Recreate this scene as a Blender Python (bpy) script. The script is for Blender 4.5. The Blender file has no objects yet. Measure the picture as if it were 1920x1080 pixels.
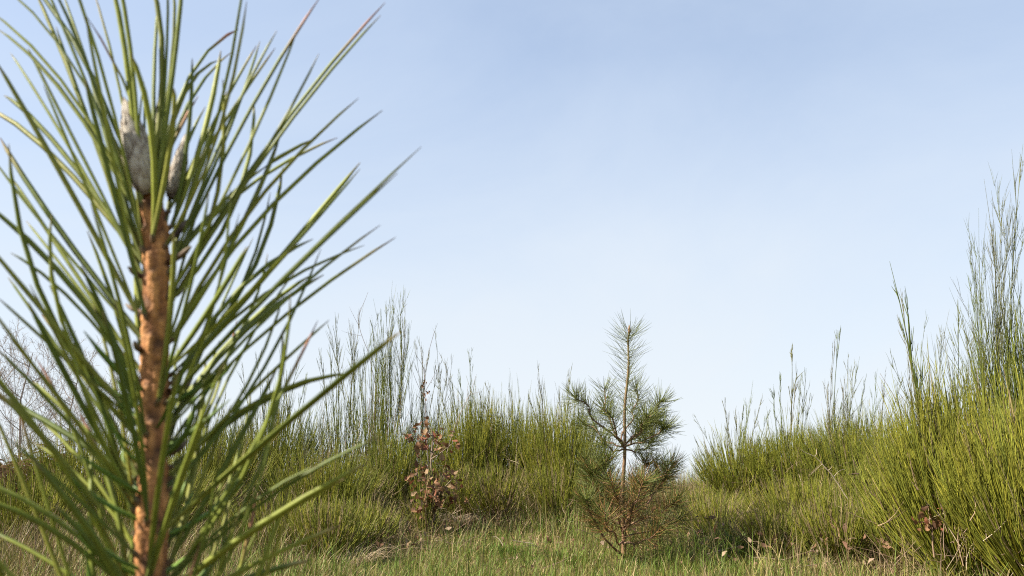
import bpy, math
import numpy as np
from mathutils import Vector

# ------------------------------------------------------------------ camera, sky, sun, exposure
SC = bpy.context.scene
COL = SC.collection
CAMZ = 0.42
FPX = 1500.0                      # focal length in pixels of the 1920 px wide frame
PITCH = math.atan((918 - 540) / FPX)
cam_d = bpy.data.cameras.new('camera')
cam = bpy.data.objects.new('camera', cam_d)
COL.objects.link(cam)
cam.location = (0, 0, CAMZ)
cam.rotation_euler = (math.pi / 2 + PITCH, 0, 0)
cam_d.sensor_width = 36.0
cam_d.lens = 36.0 * FPX / 1920.0
cam_d.clip_start = 0.02
cam_d.clip_end = 6000
cam_d.dof.use_dof = True
cam_d.dof.focus_distance = 2.6
cam_d.dof.aperture_fstop = 19
SC.camera = cam

SUN_EL = math.radians(42)
SUN_AZ = math.radians(-102)       # clockwise from +Y: the sun stands to the left, a little behind the camera
sun_dir = Vector((math.sin(SUN_AZ) * math.cos(SUN_EL), math.cos(SUN_AZ) * math.cos(SUN_EL), math.sin(SUN_EL)))
W = bpy.data.worlds.new('World')
SC.world = W
W.use_nodes = True
nt = W.node_tree
nt.nodes.clear()
sky = nt.nodes.new('ShaderNodeTexSky')
sky.sky_type = 'NISHITA'
sky.sun_disc = False
sky.sun_elevation = SUN_EL
sky.sun_rotation = SUN_AZ
sky.air_density = 1.0
sky.dust_density = 1.6
sky.ozone_density = 1.6
tc = nt.nodes.new('ShaderNodeTexCoord')
mp = nt.nodes.new('ShaderNodeMapping')
mp.inputs['Scale'].default_value = (1.0, 0.8, 2.4)
mp.inputs['Rotation'].default_value = (0.3, 0.9, 0.3)
nz = nt.nodes.new('ShaderNodeTexNoise')
nz.inputs['Scale'].default_value = 1.1
nz.inputs['Detail'].default_value = 9
nz.inputs['Roughness'].default_value = 0.58
nz.inputs['Distortion'].default_value = 0.9
rp = nt.nodes.new('ShaderNodeMapRange')
rp.inputs[1].default_value = 0.36
rp.inputs[2].default_value = 0.72
rp.inputs[3].default_value = 0.50
rp.inputs[4].default_value = 0.80
mx = nt.nodes.new('ShaderNodeMix')
mx.data_type = 'RGBA'
mx.inputs[7].default_value = (2.75, 3.25, 4.05, 1)      # thin veil of high cloud
bg = nt.nodes.new('ShaderNodeBackground')
bg.inputs['Strength'].default_value = 0.086
wo = nt.nodes.new('ShaderNodeOutputWorld')
L = nt.links.new
L(tc.outputs['Generated'], mp.inputs['Vector'])
L(mp.outputs['Vector'], nz.inputs['Vector'])
L(nz.outputs['Fac'], rp.inputs[0])
sx = nt.nodes.new('ShaderNodeSeparateXYZ')
hz = nt.nodes.new('ShaderNodeMapRange')              # thin haze gathers towards the horizon, all round
hz.inputs[1].default_value = 0.0
hz.inputs[2].default_value = 0.5
hz.inputs[3].default_value = 0.45
hz.inputs[4].default_value = 0.0
ad = nt.nodes.new('ShaderNodeMath')
ad.use_clamp = True
hc = nt.nodes.new('ShaderNodeMix')
hc.data_type = 'RGBA'
hc.inputs[6].default_value = (2.85, 3.35, 4.1, 1)
hc.inputs[7].default_value = (4.0, 4.25, 4.35, 1)
hc2 = nt.nodes.new('ShaderNodeMath')
hc2.operation = 'MULTIPLY'
hc2.inputs[1].default_value = 2.0
L(tc.outputs['Generated'], sx.inputs[0])
L(sx.outputs['Z'], hz.inputs[0])
L(rp.outputs[0], ad.inputs[0])
L(hz.outputs[0], ad.inputs[1])
L(hz.outputs[0], hc2.inputs[0])
L(hc2.outputs[0], hc.inputs[0])
L(hc.outputs[2], mx.inputs[7])
L(ad.outputs[0], mx.inputs[0])
L(sky.outputs['Color'], mx.inputs[6])
L(mx.outputs[2], bg.inputs['Color'])
L(bg.outputs['Background'], wo.inputs['Surface'])

sun_l = bpy.data.lights.new('sun', 'SUN')
sun_l.energy = 5.0
sun_l.angle = math.radians(0.5)
sun_l.color = (1.0, 0.91, 0.76)
sun_o = bpy.data.objects.new('sun', sun_l)
COL.objects.link(sun_o)
sun_o.location = (-20, -5, 20)
sun_o.rotation_euler = (-sun_dir).to_track_quat('-Z', 'Y').to_euler()

SC.render.engine = 'CYCLES'
SC.view_settings.view_transform = 'Standard'
SC.view_settings.look = 'None'
SC.view_settings.exposure = 1.42
SC.view_settings.gamma = 1.0
SC.view_settings.use_curve_mapping = False
SC.cycles.use_denoising = False
SC.cycles.pixel_filter_type = 'BLACKMAN_HARRIS'
SC.cycles.filter_width = 1.1
SC.cycles.max_bounces = 8
SC.cycles.transparent_max_bounces = 8

# ------------------------------------------------------------------ helpers
SP, CP = math.sin(PITCH), math.cos(PITCH)


def px(x, y, d):
    """point of the place that stands at distance d in front of the viewpoint, seen at photo pixel x, y"""
    u, v = (x - 960) / FPX, (540 - y) / FPX
    s = d / (CP - v * SP)
    return np.array([u * s, d, CAMZ + (SP + v * CP) * s])


def smooth(a, b, t):
    t = np.clip((t - a) / (b - a), 0, 1)
    return t * t * (3 - 2 * t)


def wav(x, y, s=1.0, seed=0.0):
    x = np.asarray(x, float) * s
    y = np.asarray(y, float) * s
    return (np.sin(1.3 * x + 0.7 * y + seed) + np.sin(-0.9 * x + 1.7 * y + 2.1 * seed + 1) + np.sin(2.3 * x + 1.1 * y * np.cos(0.4) + 3.3 * seed)
            + 0.6 * np.sin(3.7 * x - 2.9 * y + seed * 1.7) + 0.5 * np.sin(5.1 * x + 4.3 * y + 0.3 * seed)) / 4.1


def ground_z(x, y):
    x = np.asarray(x, float)
    y = np.asarray(y, float)
    near = 1 - smooth(14, 40, np.hypot(x, y))
    h = 0.34 * smooth(4.6, 8.6, y) + 0.30 * smooth(1.2, 4.0, x - 0.12 * (y - 6)) * smooth(4.2, 7.5, y)
    h = h - 1.6 * smooth(9.5, 40, np.maximum(y, np.hypot(x, y) * 0.8))
    h += near * (0.030 * wav(x, y, 1.1, 2.0) + 0.014 * wav(x, y, 3.7, 5.0))
    # level pad where the young pine nearest the viewpoint grows
    return h * smooth(0.3, 1.8, np.hypot(x + 0.13, y - 0.3))


def gz(x, y):
    return float(ground_z(x, y))


def rng(seed):
    return np.random.default_rng(seed)


class MB:
    """collects tubes, ribbons and polygons with one colour per point"""

    def __init__(self):
        self.v, self.c, self.f = [], [], []
        self.n = 0

    def add(self, v, c, f):
        v = np.asarray(v, np.float32).reshape(-1, 3)
        c = np.asarray(c, np.float32)
        if c.ndim == 1:
            c = np.broadcast_to(c, (len(v), 3))
        self.v.append(v)
        self.c.append(c.reshape(-1, 3))
        self.f.append(np.asarray(f, np.int64) + self.n)
        self.n += len(v)

    def tubes(self, P, R, col, S=3, flat=1.0, seed=1, cap=False):
        """P (N,K,3), R (N,K) or (K,), col (3,), (N,3) or (N,K,3)"""
        P = np.asarray(P, float)
        if P.ndim == 2:
            P = P[None]
        N, K, _ = P.shape
        R = np.broadcast_to(np.asarray(R, float), (N, K))
        T = np.gradient(P, axis=1)
        T /= np.linalg.norm(T, axis=2, keepdims=True) + 1e-12
        r = rng(seed).normal(size=(N, 1, 3))
        A = r - (r * T).sum(2, keepdims=True) * T
        A /= np.linalg.norm(A, axis=2, keepdims=True) + 1e-12
        B = np.cross(T, A)
        ang = np.arange(S) / S * 2 * math.pi
        V = P[:, :, None] + R[:, :, None, None] * (np.cos(ang)[None, None, :, None] * A[:, :, None] + flat * np.sin(ang)[None, None, :, None] * B[:, :, None])
        col = np.asarray(col, float)
        if col.ndim == 1:
            C = np.broadcast_to(col, (N, K, S, 3))
        elif col.ndim == 2:
            C = np.broadcast_to(col[:, None, None], (N, K, S, 3))
        else:
            C = np.broadcast_to(col[:, :, None], (N, K, S, 3))
        i = (np.arange(N)[:, None, None] * K + np.arange(K - 1)[None, :, None]) * S
        s = np.arange(S)[None, None]
        s2 = (s + 1) % S
        F = np.stack([i + s, i + s2, i + s2 + S, i + s + S], -1).reshape(-1, 4)
        self.add(V, C.reshape(-1, 3), F)

    def ribbons(self, P, Wd, col, side):
        """flat blades: P (N,K,3), Wd (N,K) half widths, side (N,3)"""
        N, K, _ = P.shape
        Wd = np.broadcast_to(np.asarray(Wd, float), (N, K))
        o = side[:, None] * Wd[:, :, None]
        V = np.stack([P - o, P + o], 2)
        col = np.asarray(col, float)
        if col.ndim == 1:
            C = np.broadcast_to(col, (N, K, 2, 3))
        elif col.ndim == 2:
            C = np.broadcast_to(col[:, None, None], (N, K, 2, 3))
        else:
            C = np.broadcast_to(col[:, :, None], (N, K, 2, 3))
        i = (np.arange(N)[:, None] * K + np.arange(K - 1)[None]) * 2
        F = np.stack([i, i + 1, i + 3, i + 2], -1).reshape(-1, 4)
        self.add(V, C.reshape(-1, 3), F)

    def mesh(self, name, mat, smooth_=True):
        V = np.concatenate(self.v)
        C = np.concatenate(self.c)
        F = np.concatenate(self.f)
        me = bpy.data.meshes.new(name)
        me.vertices.add(len(V))
        me.vertices.foreach_set('co', V.astype(np.float32).ravel())
        me.loops.add(F.size)
        me.loops.foreach_set('vertex_index', F.astype(np.int32).ravel())
        me.polygons.add(len(F))
        me.polygons.foreach_set('loop_start', np.arange(0, F.size, 4, dtype=np.int32))
        me.polygons.foreach_set('loop_total', np.full(len(F), 4, np.int32))
        me.update(calc_edges=True)
        if smooth_:
            me.polygons.foreach_set('use_smooth', np.ones(len(F), bool))
        a = me.color_attributes.new('Col', 'FLOAT_COLOR', 'POINT')
        a.data.foreach_set('color', np.concatenate([C, np.ones((len(C), 1), np.float32)], 1).astype(np.float32).ravel())
        me.materials.append(mat)
        return me

    def build(self, name, mat, parent=None, loc=None, kind=None, smooth_=True):
        o = bpy.data.objects.new(name, self.mesh(name, mat, smooth_))
        COL.objects.link(o)
        if parent is not None:
            o.parent = parent
        if loc is not None:
            o.location = loc
        if kind:
            o['kind'] = kind
        return o


def tag(o, label=None, cat=None, group=None, kind=None):
    for k, v in (('label', label), ('category', cat), ('group', group), ('kind', kind)):
        if v:
            o[k] = v
    return o


def thing(name, label, cat, loc, group=None):
    o = bpy.data.objects.new(name, None)
    o.empty_display_size = 0.1
    COL.objects.link(o)
    o.location = [float(q) for q in loc]
    return tag(o, label, cat, group)


def bez(a, b, c, K):
    """quadratic curves for arrays of points (N,3) -> (N,K,3)"""
    a, b, c = [np.atleast_2d(np.asarray(q, float)) for q in (a, b, c)]
    t = np.linspace(0, 1, K)[None, :, None]
    return (1 - t) ** 2 * a[:, None] + 2 * t * (1 - t) * b[:, None] + t * t * c[:, None]


def unit(v):
    v = np.asarray(v, float)
    return v / (np.linalg.norm(v, axis=-1, keepdims=True) + 1e-12)


# ------------------------------------------------------------------ materials
def plant_mat(name, rough=0.5, spec=0.4, trans=0.0, nscale=30.0, namp=0.25, bump=0.0):
    m = bpy.data.materials.new(name)
    m.use_nodes = True
    t = m.node_tree
    n = t.nodes
    bs = n['Principled BSDF']
    at = n.new('ShaderNodeAttribute')
    at.attribute_name = 'Col'
    tcn = n.new('ShaderNodeTexCoord')
    no = n.new('ShaderNodeTexNoise')
    no.inputs['Scale'].default_value = nscale
    no.inputs['Detail'].default_value = 4
    mr = n.new('ShaderNodeMapRange')
    mr.inputs[1].default_value = 0.25
    mr.inputs[2].default_value = 0.75
    mr.inputs[3].default_value = 1 - namp
    mr.inputs[4].default_value = 1 + namp
    vm = n.new('ShaderNodeVectorMath')
    vm.operation = 'SCALE'
    t.links.new(tcn.outputs['Object'], no.inputs['Vector'])
    t.links.new(no.outputs['Fac'], mr.inputs[0])
    t.links.new(at.outputs['Color'], vm.inputs[0])
    t.links.new(mr.outputs[0], vm.inputs['Scale'])
    t.links.new(vm.outputs[0], bs.inputs['Base Color'])
    bs.inputs['Roughness'].default_value = rough
    bs.inputs['Specular IOR Level'].default_value = spec
    if bump:
        bp = n.new('ShaderNodeBump')
        bp.inputs['Strength'].default_value = bump
        bp.inputs['Distance'].default_value = 0.001
        t.links.new(no.outputs['Fac'], bp.inputs['Height'])
        t.links.new(bp.outputs[0], bs.inputs['Normal'])
    if trans:
        tr = n.new('ShaderNodeBsdfTranslucent')
        ms = n.new('ShaderNodeMixShader')
        ms.inputs[0].default_value = trans
        t.links.new(vm.outputs[0], tr.inputs['Color'])
        t.links.new(bs.outputs[0], ms.inputs[1])
        t.links.new(tr.outputs[0], ms.inputs[2])
        t.links.new(ms.outputs[0], n['Material Output'].inputs['Surface'])
    return m


M_NEEDLE = plant_mat('pine_needle', 0.5, 0.25, 0.2, 160, 0.22, 0.25)
M_FARNEEDLE = plant_mat('pine_needle_thin', 0.5, 0.4, 0.15, 25, 0.2)
M_BARK = plant_mat('young_pine_bark', 0.75, 0.25, 0, 420, 0.38, 0.9)
M_BUD = plant_mat('resinous_bud', 0.75, 0.25, 0, 500, 0.18, 0.4)
M_BROOM = plant_mat('broom_shoot', 0.6, 0.25, 0.25, 9, 0.25)
M_WOOD = plant_mat('dry_wood', 0.85, 0.15, 0, 40, 0.3)
M_GRASS = plant_mat('grass_blade', 0.6, 0.25, 0.25, 4, 0.2)
M_DRYLEAF = plant_mat('dry_leaf', 0.7, 0.2, 0.18, 40, 0.25)

mg = bpy.data.materials.new('soil_and_thatch')
mg.use_nodes = True
t = mg.node_tree
bs = t.nodes['Principled BSDF']
bs.inputs['Roughness'].default_value = 0.95
bs.inputs['Specular IOR Level'].default_value = 0.1
tcn = t.nodes.new('ShaderNodeTexCoord')
n1 = t.nodes.new('ShaderNodeTexNoise')
n1.inputs['Scale'].default_value = 1.4
n1.inputs['Detail'].default_value = 6
n2 = t.nodes.new('ShaderNodeTexNoise')
n2.inputs['Scale'].default_value = 45
n2.inputs['Detail'].default_value = 5
r1 = t.nodes.new('ShaderNodeValToRGB')
r1.color_ramp.elements[0].position = 0.35
r1.color_ramp.elements[0].color = (0.075, 0.085, 0.022, 1)
r1.color_ramp.elements[1].position = 0.65
r1.color_ramp.elements[1].color = (0.15, 0.115, 0.06, 1)
r2 = t.nodes.new('ShaderNodeValToRGB')
r2.color_ramp.elements[0].position = 0.3
r2.color_ramp.elements[0].color = (0.45, 0.4, 0.35, 1)
r2.color_ramp.elements[1].position = 0.7
r2.color_ramp.elements[1].color = (1.3, 1.25, 1.1, 1)
mm = t.nodes.new('ShaderNodeMix')
mm.data_type = 'RGBA'
mm.blend_type = 'MULTIPLY'
mm.inputs[0].default_value = 1
bp = t.nodes.new('ShaderNodeBump')
bp.inputs['Distance'].default_value = 0.03
t.links.new(tcn.outputs['Object'], n1.inputs['Vector'])
t.links.new(tcn.outputs['Object'], n2.inputs['Vector'])
t.links.new(n1.outputs['Fac'], r1.inputs[0])
t.links.new(n2.outputs['Fac'], r2.inputs[0])
t.links.new(r1.outputs[0], mm.inputs[6])
t.links.new(r2.outputs[0], mm.inputs[7])
t.links.new(mm.outputs[2], bs.inputs['Base Color'])
t.links.new(n2.outputs['Fac'], bp.inputs['Height'])
t.links.new(bp.outputs[0], bs.inputs['Normal'])

# ------------------------------------------------------------------ ground sheet to the horizon
gx = np.concatenate([[-3000, -1200, -500, -220, -110, -60, -35, -24, -18], np.arange(-15, 15.01, 0.15), [18, 24, 35, 60, 110, 220, 500, 1200, 3000]])
gy = np.concatenate([[-3000, -1000, -300, -100, -40, -20, -10, -6], np.arange(-4, 18.01, 0.15), [21, 25, 30, 36, 45, 60, 90, 150, 300, 700, 1500, 3500]])
GX, GY = np.meshgrid(gx, gy)
gm = MB()
nx, ny = len(gx), len(gy)
ii = np.arange(ny - 1)[:, None] * nx + np.arange(nx - 1)[None]
gm.add(np.stack([GX, GY, ground_z(GX, GY)], -1), np.array([.1, .1, .05]), np.stack([ii, ii + 1, ii + nx + 1, ii + nx], -1).reshape(-1, 4))
tag(gm.build('ground', mg), kind='structure')

# ------------------------------------------------------------------ foreground pine sapling
D0 = 0.30
PN = thing('pine_sapling', 'tall blurred green pine sapling close up with grey buds and an orange-brown stem', 'pine sapling', (px(283, 1080, D0)[0], D0 + 0.004, gz(px(283, 1080, D0)[0], D0)))
ORG = np.array(PN.location)
R = rng(11)

ax_px = [(283, 1080), (284, 980), (287, 880), (289, 790), (290, 700), (292, 600), (294, 500), (291, 420), (283, 366)]
axis_up = np.array([px(x, y, D0 + 0.0015 * math.sin(y / 90)) for x, y in ax_px])
low_z = np.linspace(ORG[2] - 0.02, axis_up[0][2], 9)[:-1]
low = np.stack([ORG[0] + (axis_up[0][0] - ORG[0]) * (low_z - low_z[0]) / (axis_up[0][2] - low_z[0]) + 0.003 * np.sin(low_z * 14),
                np.full(8, D0) + 0.004 * np.cos(low_z * 9), low_z], 1)
axis = np.concatenate([low, axis_up])


def axis_at(z):
    return np.array([np.interp(z, axis[:, 2], axis[:, 0]), np.interp(z, axis[:, 2], axis[:, 1]), z])


def stem_r(z):
    return np.interp(z, [0, 0.25, 0.39, 0.52, 0.54], [0.0090, 0.0064, 0.0052, 0.0045, 0.0044])


ztop = axis[-1][2]
# fascicle places: (z, azimuth) on the golden spiral
GA = math.radians(137.508)
spots = []
z = 0.215
k = 0
while z < ztop - 0.001:
    spots.append((z + R.uniform(-.0008, .0008), (k * GA) % (2 * math.pi)))
    z += 0.0066 if z < 0.30 else (0.0041 if z < 0.425 else 0.0056)
    k += 1

# stem: relief of decurrent leaf bases below each fascicle, with dark scars where needles have fallen
ms = MB()
nz_, ns_ = 330, 36
zs = np.linspace(ORG[2] - 0.02, ztop, nz_)
th = np.linspace(0, 2 * math.pi, ns_, endpoint=False)
ZZ, TH = np.meshgrid(zs, th, indexing='ij')
RR = np.broadcast_to(stem_r(zs)[:, None], ZZ.shape).copy()
relief = np.zeros_like(RR)
scar = np.zeros_like(RR)
flake = np.zeros_like(RR)
marks, q = list(spots), 0
while q * .0024 + .02 < ztop:            # bases of fallen needles
    marks.append((q * .0024 + .02 + R.uniform(-.001, .001), (q * GA * 1.0 + 1.1) % (2 * math.pi)))
    q += 1
for (fz, fa) in marks:
    da = (TH - fa + math.pi) % (2 * math.pi) - math.pi
    dz = fz - ZZ
    ridge = np.exp(-(da / 0.30) ** 2) * np.where((dz > -0.001) & (dz < 0.021), 1 - dz / 0.021, 0).clip(0, 1)
    relief = np.maximum(relief, ridge)
    big = 1.0 + 1.6 * (R.random() < .3)
    scar = np.maximum(scar, np.exp(-(da / (0.24 * big)) ** 2 - ((ZZ - fz - 0.0012) / (0.0011 * big)) ** 2))
flake = 0.5 + 0.5 * np.sin(TH * 3 + 60 * ZZ + 2 * np.sin(ZZ * 170))
RR = RR * .93 + 0.0011 * relief - 0.0005 * scar + 0.00025 * np.sin(ZZ * 900 + TH * 5)
cx = np.interp(zs, axis[:, 2], axis[:, 0])
cy = np.interp(zs, axis[:, 2], axis[:, 1])
V = np.stack([cx[:, None] + RR * np.cos(TH), cy[:, None] + RR * np.sin(TH), ZZ], -1)
c_or = np.array([0.60, 0.29, 0.10])
c_br = np.array([0.20, 0.08, 0.034])
c_dk = np.array([0.035, 0.018, 0.012])
f = (0.05 + 0.95 * relief ** .8)[..., None] * (0.6 + 0.4 * flake[..., None])
C = c_br + (c_or - c_br) * f
C = C + (c_dk - C) * (scar * 0.85)[..., None]
i = np.arange(nz_ - 1)[:, None] * ns_ + np.arange(ns_)[None]
j = np.arange(nz_ - 1)[:, None] * ns_ + ((np.arange(ns_) + 1) % ns_)[None]
ms.add(V - ORG, C.reshape(-1, 3), np.stack([i, j, j + ns_, i + ns_], -1).reshape(-1, 4))
ms.build('stem', M_BARK, PN)

G_LT = np.array([0.265, 0.295, 0.042])
G_DK = np.array([0.085, 0.125, 0.021])
G_YL = np.array([0.25, 0.25, 0.045])


def needle_cols(K, r, dry=0.0):
    base = G_DK + (G_LT - G_DK) * r.uniform(0.05, 1.0)
    if r.random() < 0.2:
        base = base + (G_YL - base) * r.uniform(0.3, 0.8)
    c = np.repeat(base[None], K, 0)
    c[0] = c[0] * 0.6 + np.array([0.16, 0.17, 0.07]) * 0.4
    c[-1] = np.array([0.20, 0.15, 0.08])
    if dry > 0.3:
        c[-2] = np.array([0.36, 0.17, 0.11]) if dry > 0.6 else np.array([0.34, 0.29, 0.11])
        c[-1] = np.array([0.12, 0.05, 0.035])
    return c


def needle(parent, a, b, c, r, w=0.00105, dry=0.0):
    """one needle: a half-round blade along the curve a, b, c (world coordinates); its mesh starts at the sheath"""
    K = 7
    t = np.array([0, .17, .36, .55, .74, .91, 1.0])[:, None]
    a, b, c = map(np.asarray, (a, b, c))
    P = (1 - t) ** 2 * a + 2 * t * (1 - t) * b + t * t * c
    mb = MB()
    mb.tubes(P - a, w * np.array([.72, .95, 1, 1, .95, .72, .16]), needle_cols(K, r, dry)[None], S=4, flat=0.62, seed=int(r.integers(1 << 30)))
    o = mb.build('needle', M_NEEDLE, parent)
    return o, a


def fascicle(base, d, tips, r, dry=0.0, w=0.00105):
    """a dark sheath on the stem with its two needles"""
    base = np.asarray(base, float)
    d = unit(d)
    mb = MB()
    L_ = 0.0050
    P = np.stack([base - d * 0.002 + d * L_ * q for q in (0, .3, .75, 1)])
    mb.tubes(P - base, np.array([.0007, .0010, .0010, .0008]), np.array([[[.10, .055, .03], [.15, .085, .045], [.11, .07, .04], [.16, .15, .07]]]), S=6, seed=int(r.integers(1 << 30)))
    s = mb.build('needle_sheath', M_BARK, PN, loc=base - ORG)
    for (b, c, dr, ww) in tips:
        a = base + d * (L_ - 0.003) + r.normal(0, .0004, 3)
        o, a = needle(s, a, b, c, r, ww, dr)
        o.location = a - base
    return s


# needles that stand out against the sky, each followed from its sheath on the stem to its tip
traced = [
    # ctrl px, tip px, stem y px, depth of the tip beyond (+) or before (-) the stem, dry tip
    ((545, 240), (722, 5), 560, .010, 1), ((470, 230), (600, -5), 520, -.012, 1), ((330, 130), (447, 55), 400, .03, .8),
    ((500, 590), (790, 275), 760, -.02, 0), ((480, 420), (717, 207), 640, .012, 0), ((540, 520), (675, 305), 720, .03, 0),
    ((520, 620), (742, 445), 800, .02, .4), ((470, 350), (633, 258), 490, .03, .4), ((540, 830), (752, 622), 1000, -.05, 0),
    ((480, 1010), (690, 868), 1130, -.03, 0), ((430, 300), (460, -60), 470, -.02, 0), ((400, 280), (414, 95), 430, .01, 0),
    ((470, 470), (532, 236), 640, .02, 0), ((440, 640), (607, 515), 800, .03, 0), ((470, 560), (683, 460), 740, .03, 0),
    ((480, 760), (617, 600), 900, .02, 0), ((480, 330), (560, 50), 560, -.01, 0), ((430, 250), (516, 90), 400, .02, .4),
    ((120, 150), (-20, 20), 420, .0, 0), ((90, 330), (-10, 110), 600, -.02, 0), ((60, 200), (20, 100), 520, .02, 0),
    ((110, 520), (-30, 380), 720, -.02, 0), ((90, 640), (-30, 450), 800, -.03, 0), ((60, 420), (0, 258), 640, .02, .4),
    ((120, 100), (70, -60), 420, .0, 0), ((190, 120), (100, -120), 480, -.03, 0), ((250, 100), (215, -70), 400, -.02, 0),
    ((130, 820), (-10, 650), 960, -.02, 0), ((120, 900), (-20, 700), 1040, -.04, 0), ((150, 250), (105, 50), 500, .01, 0),
    ((330, 60), (270, -60), 380, -.01, 0), ((340, 100), (345, -80), 390, -.015, 0), ((510, 730), (655, 700), 880, .03, 0),
    ((80, 760), (-30, 560), 940, -.05, 0), ((60, 800), (-20, 735), 900, .02, 0), ((110, 980), (-40, 900), 1110, -.02, 0), ((70, 1060), (-40, 985), 1160, .02, 0),
    ((70, 640), (15, 520), 880, .01, 0), ((150, 700), (78, 590), 900, .02, .4), ((520, 1060), (640, 985), 1150, .03, .4), ((190, 900), (30, 750), 1080, .03, 0), ((420, 930), (520, 690), 1060, .01, 0), ((370, 560), (392, 360), 760, -.03, 0),
    ((140, 60), (15, -70), 380, .02, 0), ((170, 260), (60, -30), 560, .02, 0), ((60, 260), (-30, 200), 500, .03, .4), ((200, 300), (160, 30), 600, -.04, 0), ((90, 480), (20, 330), 700, .02, 0),
    ((265, 800), (215, 560), 980, -.05, 0), ((345, 900), (420, 680), 1080, -.06, 0), ((235, 620), (170, 380), 820, -.045, 0), ((190, 1040), (60, 860), 1150, -.05, 0), ((300, 900), (335, 690), 1090, -.05, 0),
    ((540, 920), (712, 820), 1090, -.01, 0), ((460, 600), (556, 455), 700, -.02, 0), ((300, 250), (245, 100), 460, -.03, 0),
]
for n, (cp, tp, sy, dd, dry) in enumerate(traced):
    r = rng(500 + n)
    zb = float(np.clip(px(290, sy, D0)[2], 0.3, ztop - 0.002))
    c0 = axis_at(zb)
    tip = px(tp[0], tp[1], D0 + dd)
    ctrl = px(cp[0] + (tp[0] - 290) * -.06, cp[1] - 22, D0 + dd * 0.55)
    d = ctrl - c0
    hor = unit(np.array([d[0], d[1] + dd * 0.3, 0]))
    base = c0 + hor * stem_r(zb) * 0.95
    d0 = unit(unit(d) + 0.35 * hor)
    tips = [(ctrl, tip, dry, .00114)]
    off = unit(r.normal(size=3)) * 0.012
    tips.append((ctrl + off * 0.6, tip + off - 0.012 * unit(tip - ctrl), dry if r.random() < .4 else 0, .00104))
    fascicle(base, d0, tips, r, dry)

r = rng(77)
nbuilt = len(traced)
cut = int(150 - nbuilt)
order = sorted(range(len(spots)), key=lambda q: -spots[q][0])
rest = MB()
for n, q in enumerate(order):
    fz, fa = spots[q]
    c0 = axis_at(fz)
    rad = np.array([math.cos(fa), math.sin(fa), 0])
    base = c0 + rad * stem_r(fz) * 0.95
    up = np.array([0, 0, 1.0])
    hgt = smooth(0.38, ztop, fz)
    front = abs((fa + 1.25 + math.pi) % (2 * math.pi) - math.pi)
    if (fz > ztop - .075 and front < 1.15) or (front < .75 and r.random() < .7):
        continue                      # needles have dropped on this side
    a1 = math.radians(r.normal(17 - 6 * hgt, 9))
    a2 = math.radians(r.normal(29 - 7 * hgt, 13))
    sidev = np.cross(up, rad)
    if r.random() < .55:                  # many sweep out first and then turn up
        a1, a2 = math.radians(r.normal(34 - 10 * hgt, 8)), math.radians(r.normal(11, 11))
    tips = []
    for s in (-1, 1):
        ln = r.uniform(.088, .128) * (0.92 if s > 0 else 1)
        d1 = unit(rad * math.sin(a1) + up * math.cos(a1) + sidev * (s * .06 + r.normal(0, .07)))
        a3 = a2 + r.normal(0, .08)
        d2 = unit(rad * math.sin(a3) + up * math.cos(a3) + sidev * (s * .10 + r.normal(0, .13)))
        b = base + d1 * ln * .5 + r.normal(0, .0055, 3)
        c = base + (d1 + d2) * ln * .5
        tips.append((b, c, (r.random() if r.random() < .22 else 0), r.uniform(.00084, .00108)))
    d0 = unit(rad * math.sin(a1 + .35) + up * math.cos(a1 + .35))
    if n < cut:
        fascicle(base, d0, tips, r)
    else:
        for (b, c, dr, w) in tips:
            rest.tubes(bez(base, b, c, 7) - ORG, w * np.array([.72, .95, 1, 1, .95, .72, .16]), needle_cols(7, r, dr)[None], S=4, flat=.62, seed=int(r.integers(1 << 30)))
# short juvenile needles low on the stem
for n in range(70):
    fz = r.uniform(.30, .46)
    fa = r.uniform(0, 2 * math.pi)
    c0 = axis_at(fz)
    rad = np.array([math.cos(fa), math.sin(fa), 0])
    base = c0 + rad * stem_r(fz) * .9
    ln = r.uniform(.02, .045)
    b = base + (rad * .9 + np.array([0, 0, .35])) * ln * .5
    c = b + (rad * .5 + np.array([0, 0, .8]) + r.normal(0, .25, 3)) * ln * .5
    rest.tubes(bez(base, b, c, 5) - ORG, .0011 * np.array([.7, 1, 1, .8, .15]), np.array([.12, .2, .035]) * r.uniform(.7, 1.3), S=4, flat=.5, seed=n)
rest.build('lower_needles', M_NEEDLE, PN, kind='stuff')

# dry spurs left on the stem where side shoots and needle bundles broke off
for n, (bx_, by_, ex_, ey_, dd, w_) in enumerate([(312, 450, 352, 412, .004, 3.2), (314, 492, 358, 462, -.004, 2.6), (276, 520, 240, 500, -.003, 2.4), (274, 585, 236, 570, .003, 2.0),
                                                  (312, 560, 345, 540, .005, 2.0), (316, 735, 360, 712, .004, 2.4), (262, 745, 240, 722, -.003, 2.2), (266, 655, 252, 640, -.005, 2.6), (318, 850, 352, 825, .002, 2.4)]):
    a_, e_ = px(bx_, by_, D0), px(ex_, ey_, D0 + dd * 2)
    mb = MB()
    K_ = bez(a_, a_ * .5 + e_ * .5 - np.array([0, 0, .002]), e_, 6) - a_
    rw = w_ * .2e-3 * 2.4
    mb.tubes(K_, rw * np.array([1.3, 1.0, .9, 1.05, .85, .3]), np.array([[[.13, .055, .03], [.10, .05, .03], [.07, .04, .028], [.09, .06, .04], [.15, .11, .08], [.22, .18, .13]]]), S=7, seed=n)
    mb.build('spur', M_BARK, PN, loc=a_ - ORG)

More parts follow.
